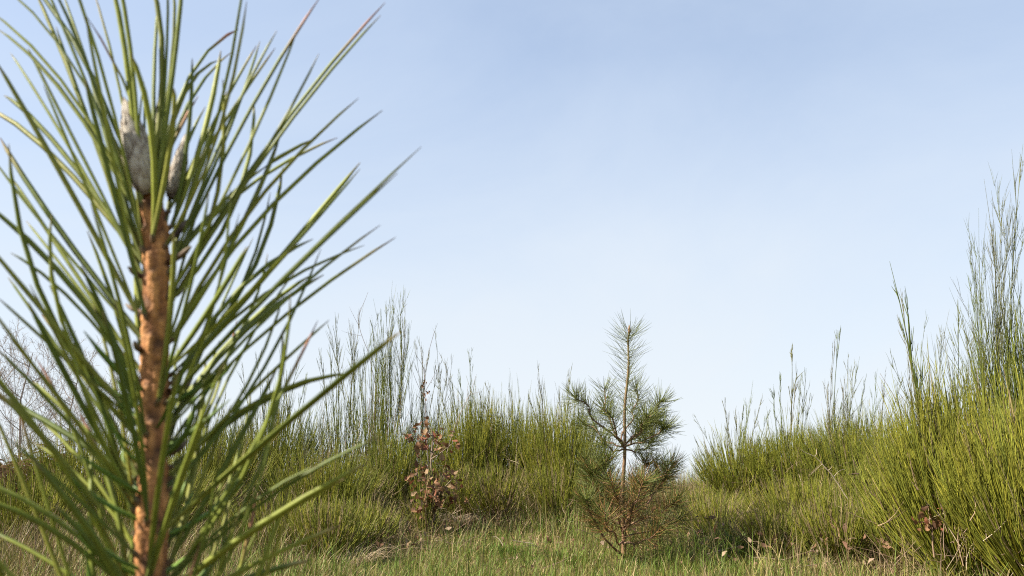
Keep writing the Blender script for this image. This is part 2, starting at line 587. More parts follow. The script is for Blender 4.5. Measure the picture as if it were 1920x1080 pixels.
# buds: pale grey resinous scales in a spiral over a dark core
def bud_scale_mesh(seed):
    rr = rng(seed)
    mb = MB()
    rows = 5
    V, C = [], []
    for a in range(rows):
        t = a / (rows - 1)
        wv = [.75, 1.0, .85, .5, .06][a]
        for s in (-1, -.4, .4, 1):
            V.append((wv * s * .5 + rr.normal(0, .02), .10 * (1 - s * s) * wv + [0, .06, .07, .07, .16][a], t))
            g = rr.uniform(.8, 1.15)
            C.append(np.array([[.22, .17, .13], [.34, .29, .24], [.47, .43, .38], [.44, .39, .33], [.12, .08, .06]][a]) * g)
    F = []
    for a in range(rows - 1):
        for s in range(3):
            F.append((a * 4 + s, a * 4 + s + 1, a * 4 + 4 + s + 1, a * 4 + 4 + s))
    mb.add(np.array(V), np.array(C), np.array(F))
    return mb.mesh('bud_scale', M_BUD)


SCALES = [bud_scale_mesh(s) for s in range(4)]
from mathutils import Matrix


def bud(bx, by, tx, ty, d, wpx, seed):
    rr = rng(seed)
    b = px(bx, by, D0 + d)
    tpt = px(tx, ty, D0 + d * 1.3)
    v = tpt - b
    H = np.linalg.norm(v)
    v = v / H
    w = wpx * D0 / FPX / 0.94
    mb = MB()
    t_ = np.linspace(0, 1, 9)
    prof = np.array([.55, .85, .98, 1, .95, .85, .66, .4, .03]) * w / 2 * .86
    P = b + v * (t_[:, None] * H)
    mb.tubes((P - b)[None], prof[None], np.array([.16, .12, .10]), S=10, seed=2)
    core = mb.build('bud', M_BUD, PN, loc=b - ORG)
    rot = Vector(v).to_track_quat('Z', 'Y').to_matrix().to_4x4()
    n = 64
    for q in range(n):
        u = q / n
        zz = u * .86
        rad = np.interp(zz, t_, prof) + 0.0002
        slope = (np.interp(zz + .2, t_, prof) - np.interp(zz, t_, prof)) / (.2 * H)
        an = q * GA + rr.normal(0, .1)
        o = bpy.data.objects.new('bud_scale', SCALES[q % 4])
        COL.objects.link(o)
        o.parent = core
        L_ = H * rr.uniform(.22, .32)
        tilt = math.atan(slope) * .9 + rr.uniform(-.03, .06)
        m = rot @ Matrix.Rotation(an, 4, 'Z') @ Matrix.Translation((0, rad, zz * H)) @ Matrix.Rotation(-tilt, 4, 'X') @ Matrix.Diagonal((w * rr.uniform(.28, .38), w * .15, L_, 1))
        o.matrix_local = m
    return core


bud(279, 368, 237, 200, -.004, 58, 1)
bud(294, 372, 303, 188, .012, 44, 2)
bud(322, 372, 347, 262, .006, 32, 3)

# ------------------------------------------------------------------ grass and litter
def edge(x, y):     # rough growth everywhere but on the open sward
    return np.clip(1 - 1.0 * np.exp(-((x - .05) / 1.0) ** 2 - (np.maximum(y - 4.3, 0) / 1.5) ** 2), 0, 1)


def grass_field(name, n, xr, yr, seed, dens, hgt, label, cat, width=(.0010, .0017)):
    r = rng(seed)
    x = r.uniform(*xr, n)
    y = r.uniform(*yr, n)
    keep = r.random(n) < dens(x, y)
    x, y = x[keep], y[keep]
    n = len(x)
    z = ground_z(x, y) - 0.006
    h = hgt(x, y, r, n)
    a = r.uniform(0, 2 * math.pi, n)
    lean = np.abs(r.normal(.2, .38, n))
    d = np.stack([np.cos(a) * lean, np.sin(a) * lean, np.ones(n)], 1)
    base = np.stack([x, y, z], 1)
    mid = base + d * (h * .5)[:, None]
    d2 = np.stack([np.cos(a) * (lean * 2.6 + .1), np.sin(a) * (lean * 2.6 + .1), 1 - .5 * lean], 1)
    tip = mid + unit(d2) * (h * .55)[:, None]
    P = bez(base, mid, tip, 3)
    sd = unit(np.stack([-np.sin(a), np.cos(a), r.normal(0, .3, n)], 1))
    w = r.uniform(width[0], width[1], n)[:, None] * (1 + 0.05 * np.maximum(y, 0))[:, None] * np.array([.9, .95, .1])
    patch = wav(x, y, 1.0, 1.0) + .6 * wav(x, y, 3.1, 4.0)
    g = np.array([.105, .160, .022])
    ol = np.array([.165, .152, .034])
    st = np.array([.31, .24, .12])
    br = np.array([.155, .10, .06])
    u = r.random(n) + .24 * patch + .30 * (edge(x, y) - .60)
    col = np.where((u < .36)[:, None], g, np.where((u < .68)[:, None], ol, np.where((u < .93)[:, None], st, br)))
    col = col * r.uniform(.65, 1.3, n)[:, None]
    mb = MB()
    mb.ribbons(P, w, col, sd)
    o = mb.build(name, M_GRASS, kind='stuff')
    return tag(o, label, cat)


def lawn(x, y):   # the short open sward
    return np.exp(-((x - .1) / 1.5) ** 2 - ((y - 4.9) / 1.3) ** 2)


grass_field('grass', 210000, (-6.5, 7.0), (3.3, 10.8), 21,
            lambda x, y: np.clip(1.15 - .08 * (y - 3.5), .35, 1) * (np.abs(x) < .75 * y + 1.2),
            lambda x, y, r, n: (r.uniform(.04, .11, n) + .10 * r.random(n) ** 7) * (1.15 - .62 * lawn(x, y)),
            'short mixed green and straw coloured grass covering the open ground', 'grass')
grass_field('tall_grass', 150000, (-6.0, 6.5), (3.9, 9.4), 23,
            lambda x, y: (.12 + .88 * edge(x, y)) * (1 - .97 * np.exp(-((x + .52) / .42) ** 2 - ((y - 6.0) / .85) ** 2)) * (np.abs(x) < .72 * y + .8) * (.55 + .45 * np.sign(wav(x, y, 2.3, 7.0))),
            lambda x, y, r, n: r.uniform(.10, .36, n) * (.45 + .55 * edge(x, y)),
            'rough upright olive and straw stems between and under the brooms', 'tall grass', (.0009, .0015))
grass_field('near_grass', 14000, (-4.0, 4.0), (-1.5, 3.3), 22,
            lambda x, y: np.clip(np.hypot(x, y) / 1.0 - .3, 0, 1), lambda x, y, r, n: r.uniform(.04, .11, n),
            'thin short grass on the ground nearest the viewer', 'grass', (.002, .004))


def litter(name, cx_, cy_, sx, sy, n, seed, label, cols, twigs=80, size=1.0, zmax=.05):
    r = rng(seed)
    mb = MB()
    x = r.normal(cx_, sx, n)
    y = r.normal(cy_, sy, n)
    z = ground_z(x, y) + zmax * r.random(n) ** 2
    s = r.uniform(.010, .026, n) * size
    a = unit(r.normal(size=(n, 3)))
    b = unit(np.cross(a, r.normal(size=(n, 3))))
    c = np.stack([x, y, z], 1)
    nrm = np.cross(a, b)
    P = np.stack([c - a * s[:, None], c + nrm * (s * .35)[:, None], c + a * s[:, None]], 1)
    mb.ribbons(P, s[:, None] * np.array([.15, .55, .12]), np.array(cols)[r.integers(0, len(cols), n)] * r.uniform(.6, 1.3, (n, 1)), b)
    if twigs:
        x = r.normal(cx_, sx, twigs)
        y = r.normal(cy_, sy, twigs)
        z = ground_z(x, y) + r.uniform(.0, .06, twigs)
        an = r.uniform(0, 6.28, twigs)
        ln = r.uniform(.08, .30, twigs)
        p0 = np.stack([x, y, z], 1)
        dd = np.stack([np.cos(an), np.sin(an) * .6, r.normal(.12, .22, twigs)], 1) * ln[:, None]
        mb.tubes(bez(p0, p0 + dd * .5 + r.normal(0, .02, (twigs, 3)), p0 + dd, 4), np.array([.0028, .0024, .002, .001]),
                 np.array([[.20, .15, .11], [.15, .10, .07], [.26, .21, .16]])[r.integers(0, 3, twigs)], S=3, seed=seed)
    return tag(mb.build(name, M_DRYLEAF, kind='stuff'), label, 'leaf litter')


BRN = [[.17, .09, .05], [.21, .13, .075], [.12, .065, .042], [.23, .165, .11]]


def gnd(x, y):
    """where the sight line through photo pixel x, y meets the ground"""
    d = 3.6
    while d < 40:
        p = px(x, y, d)
        if p[2] <= gz(p[0], d):
            return p
        d += .01
    return p


p = gnd(1600, 1040)
litter('leaf_litter', p[0], p[1], .55, .45, 1500, 31, 'brown leaf litter and twigs under the brooms at lower right', BRN, 200, 1.0, .22)
p = gnd(810, 985)
litter('leaf_litter', p[0], p[1], .5, .35, 800, 32, 'fallen brown leaves beneath the small russet leaved oak', BRN, 60)
p = gnd(650, 1030)
litter('leaf_litter', p[0], p[1], .35, .35, 400, 33, 'dry debris patch beside the close pine sapling', BRN, 120, 1.0, .12)
p = gnd(1390, 985)
litter('leaf_litter', p[0], p[1], .7, .5, 700, 34, 'scattered brown litter on the rising ground right of the middle pine', BRN, 80)

p = gnd(1000, 1045)
litter('leaf_litter', p[0], p[1], .9, .5, 420, 35, 'brown leaf bits strewn over the open green grass', BRN, 30, .55)

# ------------------------------------------------------------------ broom shrubs
OLIVE = np.array([.205, .228, .028])
YEL = np.array([.33, .30, .038])
DEEP = np.array([.115, .150, .026])
GREY = np.array([.17, .155, .085])
STRAW = np.array([.34, .26, .13])


def wand(mb, base, tip, r, rad=.0030, col=None, twigs=9, bow=.042, tw_len=.30, tip_col=None):
    """one long upright shoot with twigs hugging it"""
    base = np.asarray(base, float)
    tip = np.asarray(tip, float)
    ln = np.linalg.norm(tip - base)
    ctrl = base * .5 + tip * .5 + r.normal(0, bow * ln, 3) * np.array([1, 1, .2])
    P = bez(base, ctrl, tip, 7)
    c = (GREY + (DEEP - GREY) * r.random()) * r.uniform(.8, 1.2) if col is None else np.asarray(col)
    mb.tubes(P, rad * np.array([1.25, 1.1, 1, .85, .7, .5, .2]), c, S=3, seed=int(r.integers(1 << 30)))
    B0, E0 = [], []
    tv = np.linspace(0, 1, 7)
    dm = unit(tip - base)
    for q in range(twigs):
        t = r.uniform(.12, .92)
        p = np.array([np.interp(t, tv, P[0][:, k_]) for k_ in range(3)])
        l2 = ln * tw_len * r.uniform(.5, 1.25) * (1.15 - .75 * t)
        d = unit(dm + r.normal(0, .15, 3) + np.array([0, 0, .06]))
        B0.append(p)
        E0.append(p + d * l2)
        for _ in range(3):
            u = r.uniform(.2, .85)
            B0.append(p + d * l2 * u)
            E0.append(B0[-1] + unit(d + r.normal(0, .16, 3)) * l2 * r.uniform(.25, .5))
    B0, E0 = np.array(B0), np.array(E0)
    m_ = (B0 + E0) / 2 + r.normal(0, .035, B0.shape) * np.linalg.norm(E0 - B0, axis=1, keepdims=True)
    mb.tubes(bez(B0, m_, E0, 4), rad * .5 * np.array([1, .9, .7, .25]), c * r.uniform(.85, 1.2, (len(B0), 1)), S=3, seed=int(r.integers(1 << 30)))


def broom(xp, d, ytop, hw, label, seed, n=520, talls=(), tone=0.0, dry=.05, rad=.0025, depth=1.0, loose=0.0, woody=14, yaw=0.0, rootz=None):
    """xp, d: where it stands; ytop: photo row of its top; hw: half width in photo pixels"""
    r = rng(seed)
    top = px(xp, ytop, d)
    x0, y0 = top[0], d
    z0 = gz(x0, y0) - .01
    H = top[2] - z0
    Rr = hw * 1.22 * d / FPX
    n = int(n * .98)
    o = thing('broom_shrub', label, 'broom shrub', (x0, y0, z0), 'broom shrubs round the clearing')
    # shoots rise from the crown base and fan into a dome with a ragged top
    fi = r.uniform(0, 2 * math.pi, n)
    rr = np.sqrt(r.random(n)) * (1 + .12 * np.sin(3 * fi + seed) + .08 * np.sin(7 * fi + 2 * seed))
    tipz = H * (1 - .42 * rr ** 2) * (1 - np.abs(r.normal(0, .13 + loose, n))).clip(.35, 1.05)
    far_up = r.random(n) < .10
    tipz = np.where(far_up, H * (1 - .42 * rr ** 2) * r.uniform(1.0, 1.28, n), tipz)
    tx, ty = rr * Rr * np.cos(fi), rr * Rr * depth * np.sin(fi)
    gb = r.uniform(0, .55, n)
    bx, by = tx * (.30 + .45 * gb), ty * (.30 + .45 * gb)
    bz = tipz * gb * .75 + (ground_z(x0 + bx, y0 + by) - z0) * (1 - gb)
    b = np.stack([bx, by, bz], 1)
    tip = np.stack([tx, ty, tipz + (ground_z(x0 + tx, y0 + ty) - z0) * .6], 1)
    tip[:, :2] += r.normal(0, .035, (n, 2)) * H
    mid = b * .5 + tip * .5
    mid[:, :2] += (tip[:, :2] - b[:, :2]) * .22 + r.normal(0, .02, (n, 2)) * H
    P = bez(b, mid, tip, 5)
    u = r.random(n)
    col = OLIVE + (YEL - OLIVE) * (u * .8)[:, None]
    col = col + (DEEP - col) * (np.clip(r.random(n) * 1.1 - .25 + tone, 0, 1))[:, None]
    dm = r.random(n) < dry
    col[dm] = np.array([STRAW, [.26, .19, .11], [.32, .26, .14]])[r.integers(0, 3, dm.sum())]
    col *= r.uniform(.75, 1.2, n)[:, None]
    mb = MB()
    mb.tubes(P, rad * np.array([1.25, 1.05, .9, .7, .22]) * r.uniform(.7, 1.25, n)[:, None], col, S=3, seed=seed)
    # finer twigs along every shoot
    kt = 3
    t = r.uniform(.25, .9, (n, kt))
    b0 = ((1 - t) ** 2)[..., None] * b[:, None] + (2 * t * (1 - t))[..., None] * mid[:, None] + (t * t)[..., None] * tip[:, None]
    dr = unit(tip - mid)[:, None] + r.normal(0, .13, (n, kt, 3))
    ln = (r.uniform(.10, .30, (n, kt)) * H)
    b0 = b0.reshape(-1, 3)
    e = b0 + (unit(dr) * ln[..., None]).reshape(-1, 3)
    m2 = b0 * .5 + e * .5 + r.normal(0, .008, b0.shape) * H
    mb.tubes(bez(b0, m2, e, 4), rad * .68 * np.array([1, .9, .7, .2]), np.repeat(col, kt, 0) * r.uniform(.85, 1.15, (n * kt, 1)), S=3, seed=seed + 1)
    mb.build('green_shoots', M_BROOM, o, kind='stuff')
    nd = int(n * (.38 if d > 4.6 else .12))                   # dead brown twigs caught in the lower half
    fi = r.uniform(0, 2 * math.pi, nd)
    q_ = np.sqrt(r.random(nd)) * 1.05
    p0 = np.stack([q_ * Rr * np.cos(fi), q_ * Rr * depth * np.sin(fi), H * .5 * r.random(nd) ** 1.4], 1)
    p0[:, 2] += ground_z(x0 + p0[:, 0], y0 + p0[:, 1]) - z0
    dd = unit(r.normal(0, .55, (nd, 3)) + np.array([0, 0, .8])) * (H * r.uniform(.08, .30, nd))[:, None]
    mb = MB()
    mb.tubes(bez(p0, p0 + dd * .5 + r.normal(0, .02, (nd, 3)) * H, p0 + dd, 4), rad * .8 * np.array([1, .9, .7, .3]), np.array([[.27, .19, .12], [.20, .14, .10], [.36, .29, .20], [.15, .10, .07]])[r.integers(0, 4, nd)] * r.uniform(.7, 1.2, (nd, 1)), S=3, seed=seed + 5)
    mb.build('dry_twigs', M_WOOD, o, kind='stuff')
    # woody stems at the foot
    for q in range(woody):
        a = r.uniform(0, 2 * math.pi)
        s = r.uniform(.25, .75)
        e = np.array([math.cos(a) * Rr * s * .7, math.sin(a) * Rr * depth * s * .7, H * r.uniform(.35, .6)])
        bb = np.array([math.cos(a) * Rr * s * .25, math.sin(a) * Rr * depth * s * .25, -.02])
        bb[2] += gz(x0 + bb[0], y0 + bb[1]) - z0
        m_ = (bb + e) / 2 + np.array([math.cos(a), math.sin(a), 0]) * Rr * .1
        w_ = MB()
        w_.tubes(bez(bb, m_, e, 6), .0065 * np.array([1.2, 1, .85, .7, .5, .3]) * r.uniform(.6, 1.1), np.array([.17, .115, .07]) * r.uniform(.7, 1.4), S=5, seed=q)
        w_.build('woody_stem', M_WOOD, o)
    for q, tl in enumerate(talls):
        tx_, ty_, lp = tl[:3]                       # tip pixel, length as a share of the shrub height
        tp = px(tx_, ty_, d + r.uniform(-.25, .25) * Rr) - np.array([x0, y0, z0])
        bxp = xp + (tx_ - xp) * .35 + r.uniform(-14, 14)
        bp_ = np.array([px(bxp, 900, d)[0] - x0, tp[1] * .6, r.uniform(.2, .5) * min(H, tp[2])])
        w_ = MB()
        wand(w_, bp_, tp, r, rad=(tl[3] if len(tl) > 3 else .0026) * d / 7.0 + .0005, twigs=int(9 + 6 * r.random()))
        w_.build('tall_shoot', M_BROOM, o)
    return o


# left of the middle pine
broom(1050, 6.9, 752, 80, 'dense rounded green broom just left of the thin middle pine', 101, 620, [(1007, 675, .6), (1068, 690, .5), (1040, 715, .5), (990, 738, .4), (1085, 742, .4)], tone=-.1)
broom(960, 7.4, 755, 90, 'second rounded broom to the left of the thin middle pine', 102, 620, [(905, 742, .4), (930, 733, .4), (955, 728, .4), (975, 745, .4), (917, 720, .4)])
broom(885, 7.2, 745, 75, 'yellowish broom right behind the russet leaved oak sapling', 103, 560, [(820, 700, .5), (880, 660, .6), (862, 690, .5), (845, 700, .5), (833, 672, .5), (900, 730, .4)], tone=-.15)
broom(722, 7.6, 600, 52, 'tallest plumed broom on the left, rising behind the needle tips', 104, 105, [(735, 560, .5), (760, 540, .6), (722, 565, .5), (697, 590, .5), (750, 590, .5), (700, 560, .7), (745, 548, .5), (772, 600, .5), (730, 585, .4), (741, 575, .4), (715, 580, .4)], tone=.4, loose=.12)
broom(650, 7.8, 735, 75, 'grey-tipped open broom between the close sapling and the tallest plume', 105, 130, [(628, 585, .7), (610, 620, .6), (655, 600, .7), (683, 565, .8), (670, 640, .5), (640, 650, .5), (695, 640, .5), (600, 660, .5), (618, 640, .5), (662, 625, .6)], tone=.35, loose=.08)
broom(790, 7.8, 765, 60, 'thin broom with bare spires behind the russet leaved oak', 106, 220, [(760, 625, .6), (775, 640, .6), (805, 660, .6), (815, 620, .7), (790, 640, .6), (825, 680, .5), (850, 665, .5), (838, 710, .4)], tone=.35, loose=.06)
broom(615, 6.3, 838, 100, 'low bushy broom in front of the open grey-tipped broom', 107, 640, [(560, 775, .4), (600, 790, .4), (690, 800, .4)], dry=.10)
broom(735, 7.0, 815, 60, 'small mixed green broom left of the russet leaved oak sapling', 108, 480, [(700, 790, .4), (725, 800, .4)], tone=.15, dry=.15)
broom(520, 7.5, 750, 100, 'broom seen through the right hand needles of the close sapling', 109, 560, [(480, 660, .6), (520, 640, .7), (545, 690, .5), (560, 670, .5), (500, 690, .5), (455, 680, .5), (575, 700, .5)], tone=.2)
broom(400, 6.8, 785, 110, 'low broom directly behind the middle of the close sapling', 110, 560, [(420, 740, .4), (380, 750, .4)], tone=-.05)
broom(180, 6.4, 795, 130, 'broad low broom behind the left hand needles of the close sapling', 111, 640, [(150, 760, .4), (230, 770, .4)], tone=-.05)
broom(300, 5.9, 850, 130, 'short broom low behind the stem of the close sapling', 112, 560, tone=-.05, dry=.1)
broom(70, 5.6, 880, 120, 'low green broom at the bottom left corner', 113, 560, tone=0, dry=.1)
broom(540, 5.4, 930, 120, 'short broom clump low beside the lowest right needles of the close sapling', 114, 560, dry=.12)
broom(935, 6.7, 865, 85, 'low scrubby broom in front of the second rounded broom', 115, 440, tone=-.05, dry=.22)
broom(1045, 6.5, 865, 70, 'low scrubby broom just left of the green lower boughs of the middle pine', 116, 420, tone=-.05, dry=.22)
broom(860, 6.8, 870, 60, 'low broom tangled with the right side of the russet oak', 117, 360, tone=-.05, dry=.22)
broom(680, 5.6, 930, 70, 'low wispy broom left of the foot of the russet oak', 118, 380, tone=-.05, dry=.22)
broom(620, 5.0, 935, 70, 'lowest broom tuft under the right needle tips of the close sapling', 119, 360, tone=-.05, dry=.22)
broom(800, 6.15, 872, 42, 'sparse wisp of broom in front of the russet oak leaves', 120, 80, tone=.0, dry=.2, woody=5, loose=.1)
# right of the middle pine
broom(1345, 5.7, 935, 70, 'low scrubby broom behind the dark grass tuft', 131, 400, tone=-.05, dry=.22)
broom(1450, 5.0, 945, 80, 'low wispy broom in the middle of the right bank', 132, 420, tone=-.05, dry=.22)
broom(1560, 4.7, 925, 75, 'low broom around the pale split stick', 133, 420, tone=-.05, dry=.22)
broom(1690, 4.4, 880, 75, 'low broom at the left foot of the large right broom', 134, 460, tone=0, dry=.15)
broom(1385, 7.2, 815, 80, 'low mound broom just right of the sky gap beside the middle pine', 121, 560, [(1358, 745, .5), (1412, 712, .6), (1375, 770, .4), (1395, 760, .4), (1430, 745, .5), (1440, 770, .4), (1305, 785, .8, .0016), (1300, 815, .6, .0016)], tone=-.1)
broom(1480, 7.0, 795, 85, 'mound broom carrying a tall leaning grey spire on the right', 122, 560, [(1485, 655, .8, .0050), (1463, 700, .6), (1492, 720, .5), (1512, 690, .5), (1450, 720, .5), (1520, 740, .4), (1500, 700, .6)], tone=-.05)
broom(1580, 6.6, 775, 85, 'mound broom with a cluster of tall spires, left of the big right broom', 123, 560, [(1577, 615, .8, .0042), (1568, 640, .7), (1590, 660, .6), (1612, 668, .6), (1600, 690, .5), (1560, 690, .5), (1645, 690, .5, .002), (1625, 700, .5), (1585, 700, .5), (1552, 720, .5)], tone=.05)
broom(1500, 5.6, 890, 100, 'low front broom on the bank at the right, below the leaning spire', 124, 560, tone=-.1, dry=.10)
broom(1650, 5.2, 850, 90, 'middle sized broom behind the dark dead branch at right', 125, 600, [(1640, 780, .4), (1668, 790, .4)], tone=0, dry=.10)
broom(1330, 6.6, 915, 65, 'very low broom at the right foot of the sky gap', 126, 420, tone=.0, dry=.12)
broom(1770, 3.9, 718, 125, 'large bright broom filling the right side of the clearing', 127, 1000, [(1668, 490, .8, .0075), (1690, 560, .6, .005), (1735, 600, .5), (1760, 610, .5), (1795, 560, .6, .004), (1700, 650, .4), (1780, 580, .5), (1715, 640, .4), (1810, 600, .5), (1660, 660, .5)], tone=-.15, rad=.0027)
broom(1880, 4.4, 545, 66, 'tallest dark plumed broom cut by the right edge', 128, 330, [(1845, 335, .5, .004), (1860, 370, .4), (1880, 380, .5), (1835, 390, .5), (1905, 400, .4), (1918, 270, .6, .004), (1828, 470, .5), (1815, 520, .5), (1850, 400, .4), (1870, 350, .4), (1895, 360, .4), (1820, 440, .5), (1840, 450, .5)], tone=.45, loose=.05)
broom(1910, 3.4, 760, 130, 'nearest yellow-green broom at the lower right corner', 129, 1000, [(1890, 690, .4), (1850, 700, .4)], tone=-.25, rad=.0029)
broom(1640, 9.0, 770, 120, 'farther broom glimpsed through the spires on the right', 130, 420, [(1700, 690, .5), (1660, 700, .5)], tone=.15)

# ------------------------------------------------------------------ middle pine
base = gnd(1168, 1046)
DM = base[1]
MP = thing('young_pine', 'thin young pine with a bare leader standing alone before the sky gap', 'pine sapling', base)
MO = np.array(MP.location)


def mp(x, y, dd=0.0):
    return px(x, y, DM + dd) - MO


r = rng(900)
lead = np.array([[0, 0, -.02], mp(1168, 985), mp(1169, 910), mp(1170, 835), mp(1173, 770), mp(1176, 700), mp(1179, 645), mp(1180, 622)])
tt = np.linspace(0, 1, 40)
ld = np.stack([np.interp(tt, np.linspace(0, 1, 8), lead[:, k_]) for k_ in range(3)], 1)
mb = MB()
ld[1:-1] += np.stack([.006 * np.sin(tt * 19), .005 * np.cos(tt * 15), 0 * tt], 1)[1:-1]
mb.tubes(ld[None], np.linspace(.0140, .0045, 40)[None], (np.array([.19, .10, .058]) + np.linspace(0, 1, 40)[:, None] * np.array([-.04, .02, .0]))[None], S=8, seed=3)
mb.build('trunk', M_BARK, MP)
PG = np.array([.092, .122, .026])
PO = np.array([.30, .165, .060])


def needles_along(parent, path, n, seed, ln=(.09, .145), t0=.15, ang=50, brown=0.0, w=.0012, tipfan=True, dens_pow=1.0):
    """pairs of thin needles all along a shoot"""
    r = rng(seed)
    K = len(path)
    t = t0 + (1 - t0) * r.random(n) ** dens_pow
    s = np.linspace(0, 1, K)
    c = np.stack([np.interp(t, s, path[:, k_]) for k_ in range(3)], 1)
    T = np.gradient(path, axis=0)
    d = unit(np.stack([np.interp(t, s, T[:, k_]) for k_ in range(3)], 1))
    q = r.normal(size=(n, 3))
    q = unit(q - (q * d).sum(1, keepdims=True) * d)
    a = np.radians(r.normal(ang, 12, n)) * (1 - .2 * (t > .95))
    l_ = r.uniform(*ln, n)
    d1 = unit(d * np.cos(a)[:, None] + q * np.sin(a)[:, None])
    d2 = unit(d1 + np.array([0, 0, .45]) + r.normal(0, .16, (n, 3)))
    m_ = c + d1 * (l_ * .5)[:, None]
    e = m_ + d2 * (l_ * .5)[:, None]
    col = PG * r.uniform(.6, 1.5, (n, 1)) + np.array([.05, .03, 0]) * r.random((n, 1))
    br = r.random(n) < brown * (1.35 - t)
    col[br] = PO * r.uniform(.6, 1.3, (br.sum(), 1))
    mb = MB()
    mb.tubes(bez(c, m_, e, 5), w * np.array([1, 1, .95, .8, .25]), col, S=3, seed=seed)
    mb.build('needles', M_FARNEEDLE, parent, kind='stuff')


def branch(pts, n, seed, rad=.006, brown=0.0, ln=(.09, .15), t0=.2, col=(.17, .10, .07), dens_pow=.8, ang=56):
    pts = np.array([mp(*q) for q in pts])
    u = np.linspace(0, 1, len(pts))
    v = np.linspace(0, 1, 12)
    P = np.stack([np.interp(v, u, pts[:, k_]) for k_ in range(3)], 1)
    rj = rng(seed + 7)
    P[1:-1] += rj.normal(0, .018, (10, 3))
    for _ in range(1):
        P[1:-1] = (P[:-2] + 2 * P[1:-1] + P[2:]) / 4
    mb = MB()
    mb.tubes(P[None], np.linspace(rad, rad * .45, 12)[None], np.array(col), S=6, seed=seed)
    b = mb.build('branch', M_BARK, MP)
    needles_along(b, P, n, seed, ln=ln, brown=brown, t0=t0, dens_pow=dens_pow, ang=ang)
    return b


# leader needles
mb = MB()
mb.tubes(np.array([mp(1180, 624), mp(1180, 616), mp(1181, 609)])[None], np.array([[.008, .009, .002]]), np.array([.22, .13, .08]), S=6)
tb = mb.build('terminal_bud', M_BARK, MP)
li = ld[20:]
needles_along(tb, li, 270, 901, ln=(.12, .185), t0=.0, ang=64, w=.0010)
# upper whorl
branch([(1169, 838), (1130, 800, -.05), (1090, 762, -.08), (1080, 745, -.10)], 195, 911, t0=.25)
branch([(1169, 838), (1148, 800, .12), (1138, 760, .2), (1134, 728, .22)], 176, 912)
branch([(1169, 838), (1160, 810, -.18), (1140, 780, -.25), (1128, 768, -.3)], 139, 913)
branch([(1169, 838), (1200, 812, -.10), (1222, 775, -.16), (1238, 752, -.18)], 241, 914)
branch([(1170, 838), (1195, 815, .15), (1215, 790, .2), (1230, 790, .24)], 330, 915)
branch([(1170, 838), (1184, 800, .1), (1190, 755, .14), (1192, 728, .15)], 158, 916)
branch([(1170, 838), (1205, 830, -.14), (1235, 810, -.22), (1246, 800, -.24)], 241, 917)
branch([(1168, 838), (1130, 822, .1), (1105, 800, .18), (1092, 790, .2)], 120, 918)
branch([(1170, 838), (1192, 828, -.22), (1206, 800, -.3), (1212, 780, -.32)], 204, 919)
branch([(1170, 842), (1192, 846, .05), (1212, 838, .1), (1226, 822, .12)], 180, 937, t0=.2)
branch([(1168, 842), (1150, 846, -.05), (1138, 835, -.12), (1128, 818, -.15)], 110, 938, t0=.3)
# lower whorls: green tips, rusty dead needles inside
branch([(1168, 990), (1140, 960, -.06), (1118, 915, -.1), (1112, 880, -.12)], 355, 921, brown=0.25, t0=.35)
branch([(1166, 1040), (1140, 1010, -.12), (1112, 975, -.2), (1098, 935, -.25)], 302, 922, brown=0.29, t0=.4, rad=.008)
branch([(1168, 985), (1150, 950, .12), (1136, 905, .2), (1128, 868, .22)], 302, 923, brown=0.15, t0=.35)
branch([(1168, 985), (1205, 972, -.10), (1240, 960, -.16), (1268, 935, -.2)], 280, 924, brown=0.65, t0=.25)
branch([(1169, 988), (1200, 950, .08), (1222, 905, .12), (1232, 870, .14)], 280, 925, brown=0.61, t0=.2)
branch([(1169, 960), (1205, 930, .2), (1242, 895, .3), (1262, 868, .34)], 259, 926, brown=0.25, t0=.4)
branch([(1168, 1000), (1185, 970, -.22), (1200, 930, -.3), (1208, 900, -.32)], 280, 927, brown=0.72, t0=.1)
branch([(1168, 1000), (1160, 960, -.2), (1152, 930, -.28), (1146, 905, -.3)], 236, 928, brown=0.57, t0=.1)
branch([(1168, 1010), (1210, 1000, .1), (1250, 985, .16), (1285, 965, .2)], 236, 929, brown=0.43, t0=.25)
branch([(1168, 1005), (1178, 960, .05), (1186, 925, .1), (1190, 895, .1)], 216, 930, brown=0.78, t0=.1)
branch([(1168, 1020), (1195, 1015, -.2), (1220, 1000, -.3), (1240, 985, -.34)], 216, 931, brown=0.50, t0=.2)
branch([(1168, 1015), (1150, 1000, -.25), (1140, 985, -.35), (1134, 960, -.4)], 172, 932, brown=0.65, t0=.2)

branch([(1168, 985), (1130, 950, .05), (1105, 900, .08), (1098, 858, .1)], 241, 933, brown=0.10, t0=.4)
branch([(1168, 970), (1140, 930, -.1), (1130, 890, -.15), (1140, 855, -.18)], 218, 934, brown=0.10, t0=.4)
branch([(1169, 975), (1215, 945, -.05), (1245, 905, -.08), (1250, 872, -.1)], 218, 935, brown=0.34, t0=.35)
branch([(1169, 960), (1190, 915, .1), (1205, 880, .15), (1212, 858, .17)], 172, 936, brown=0.50, t0=.3)

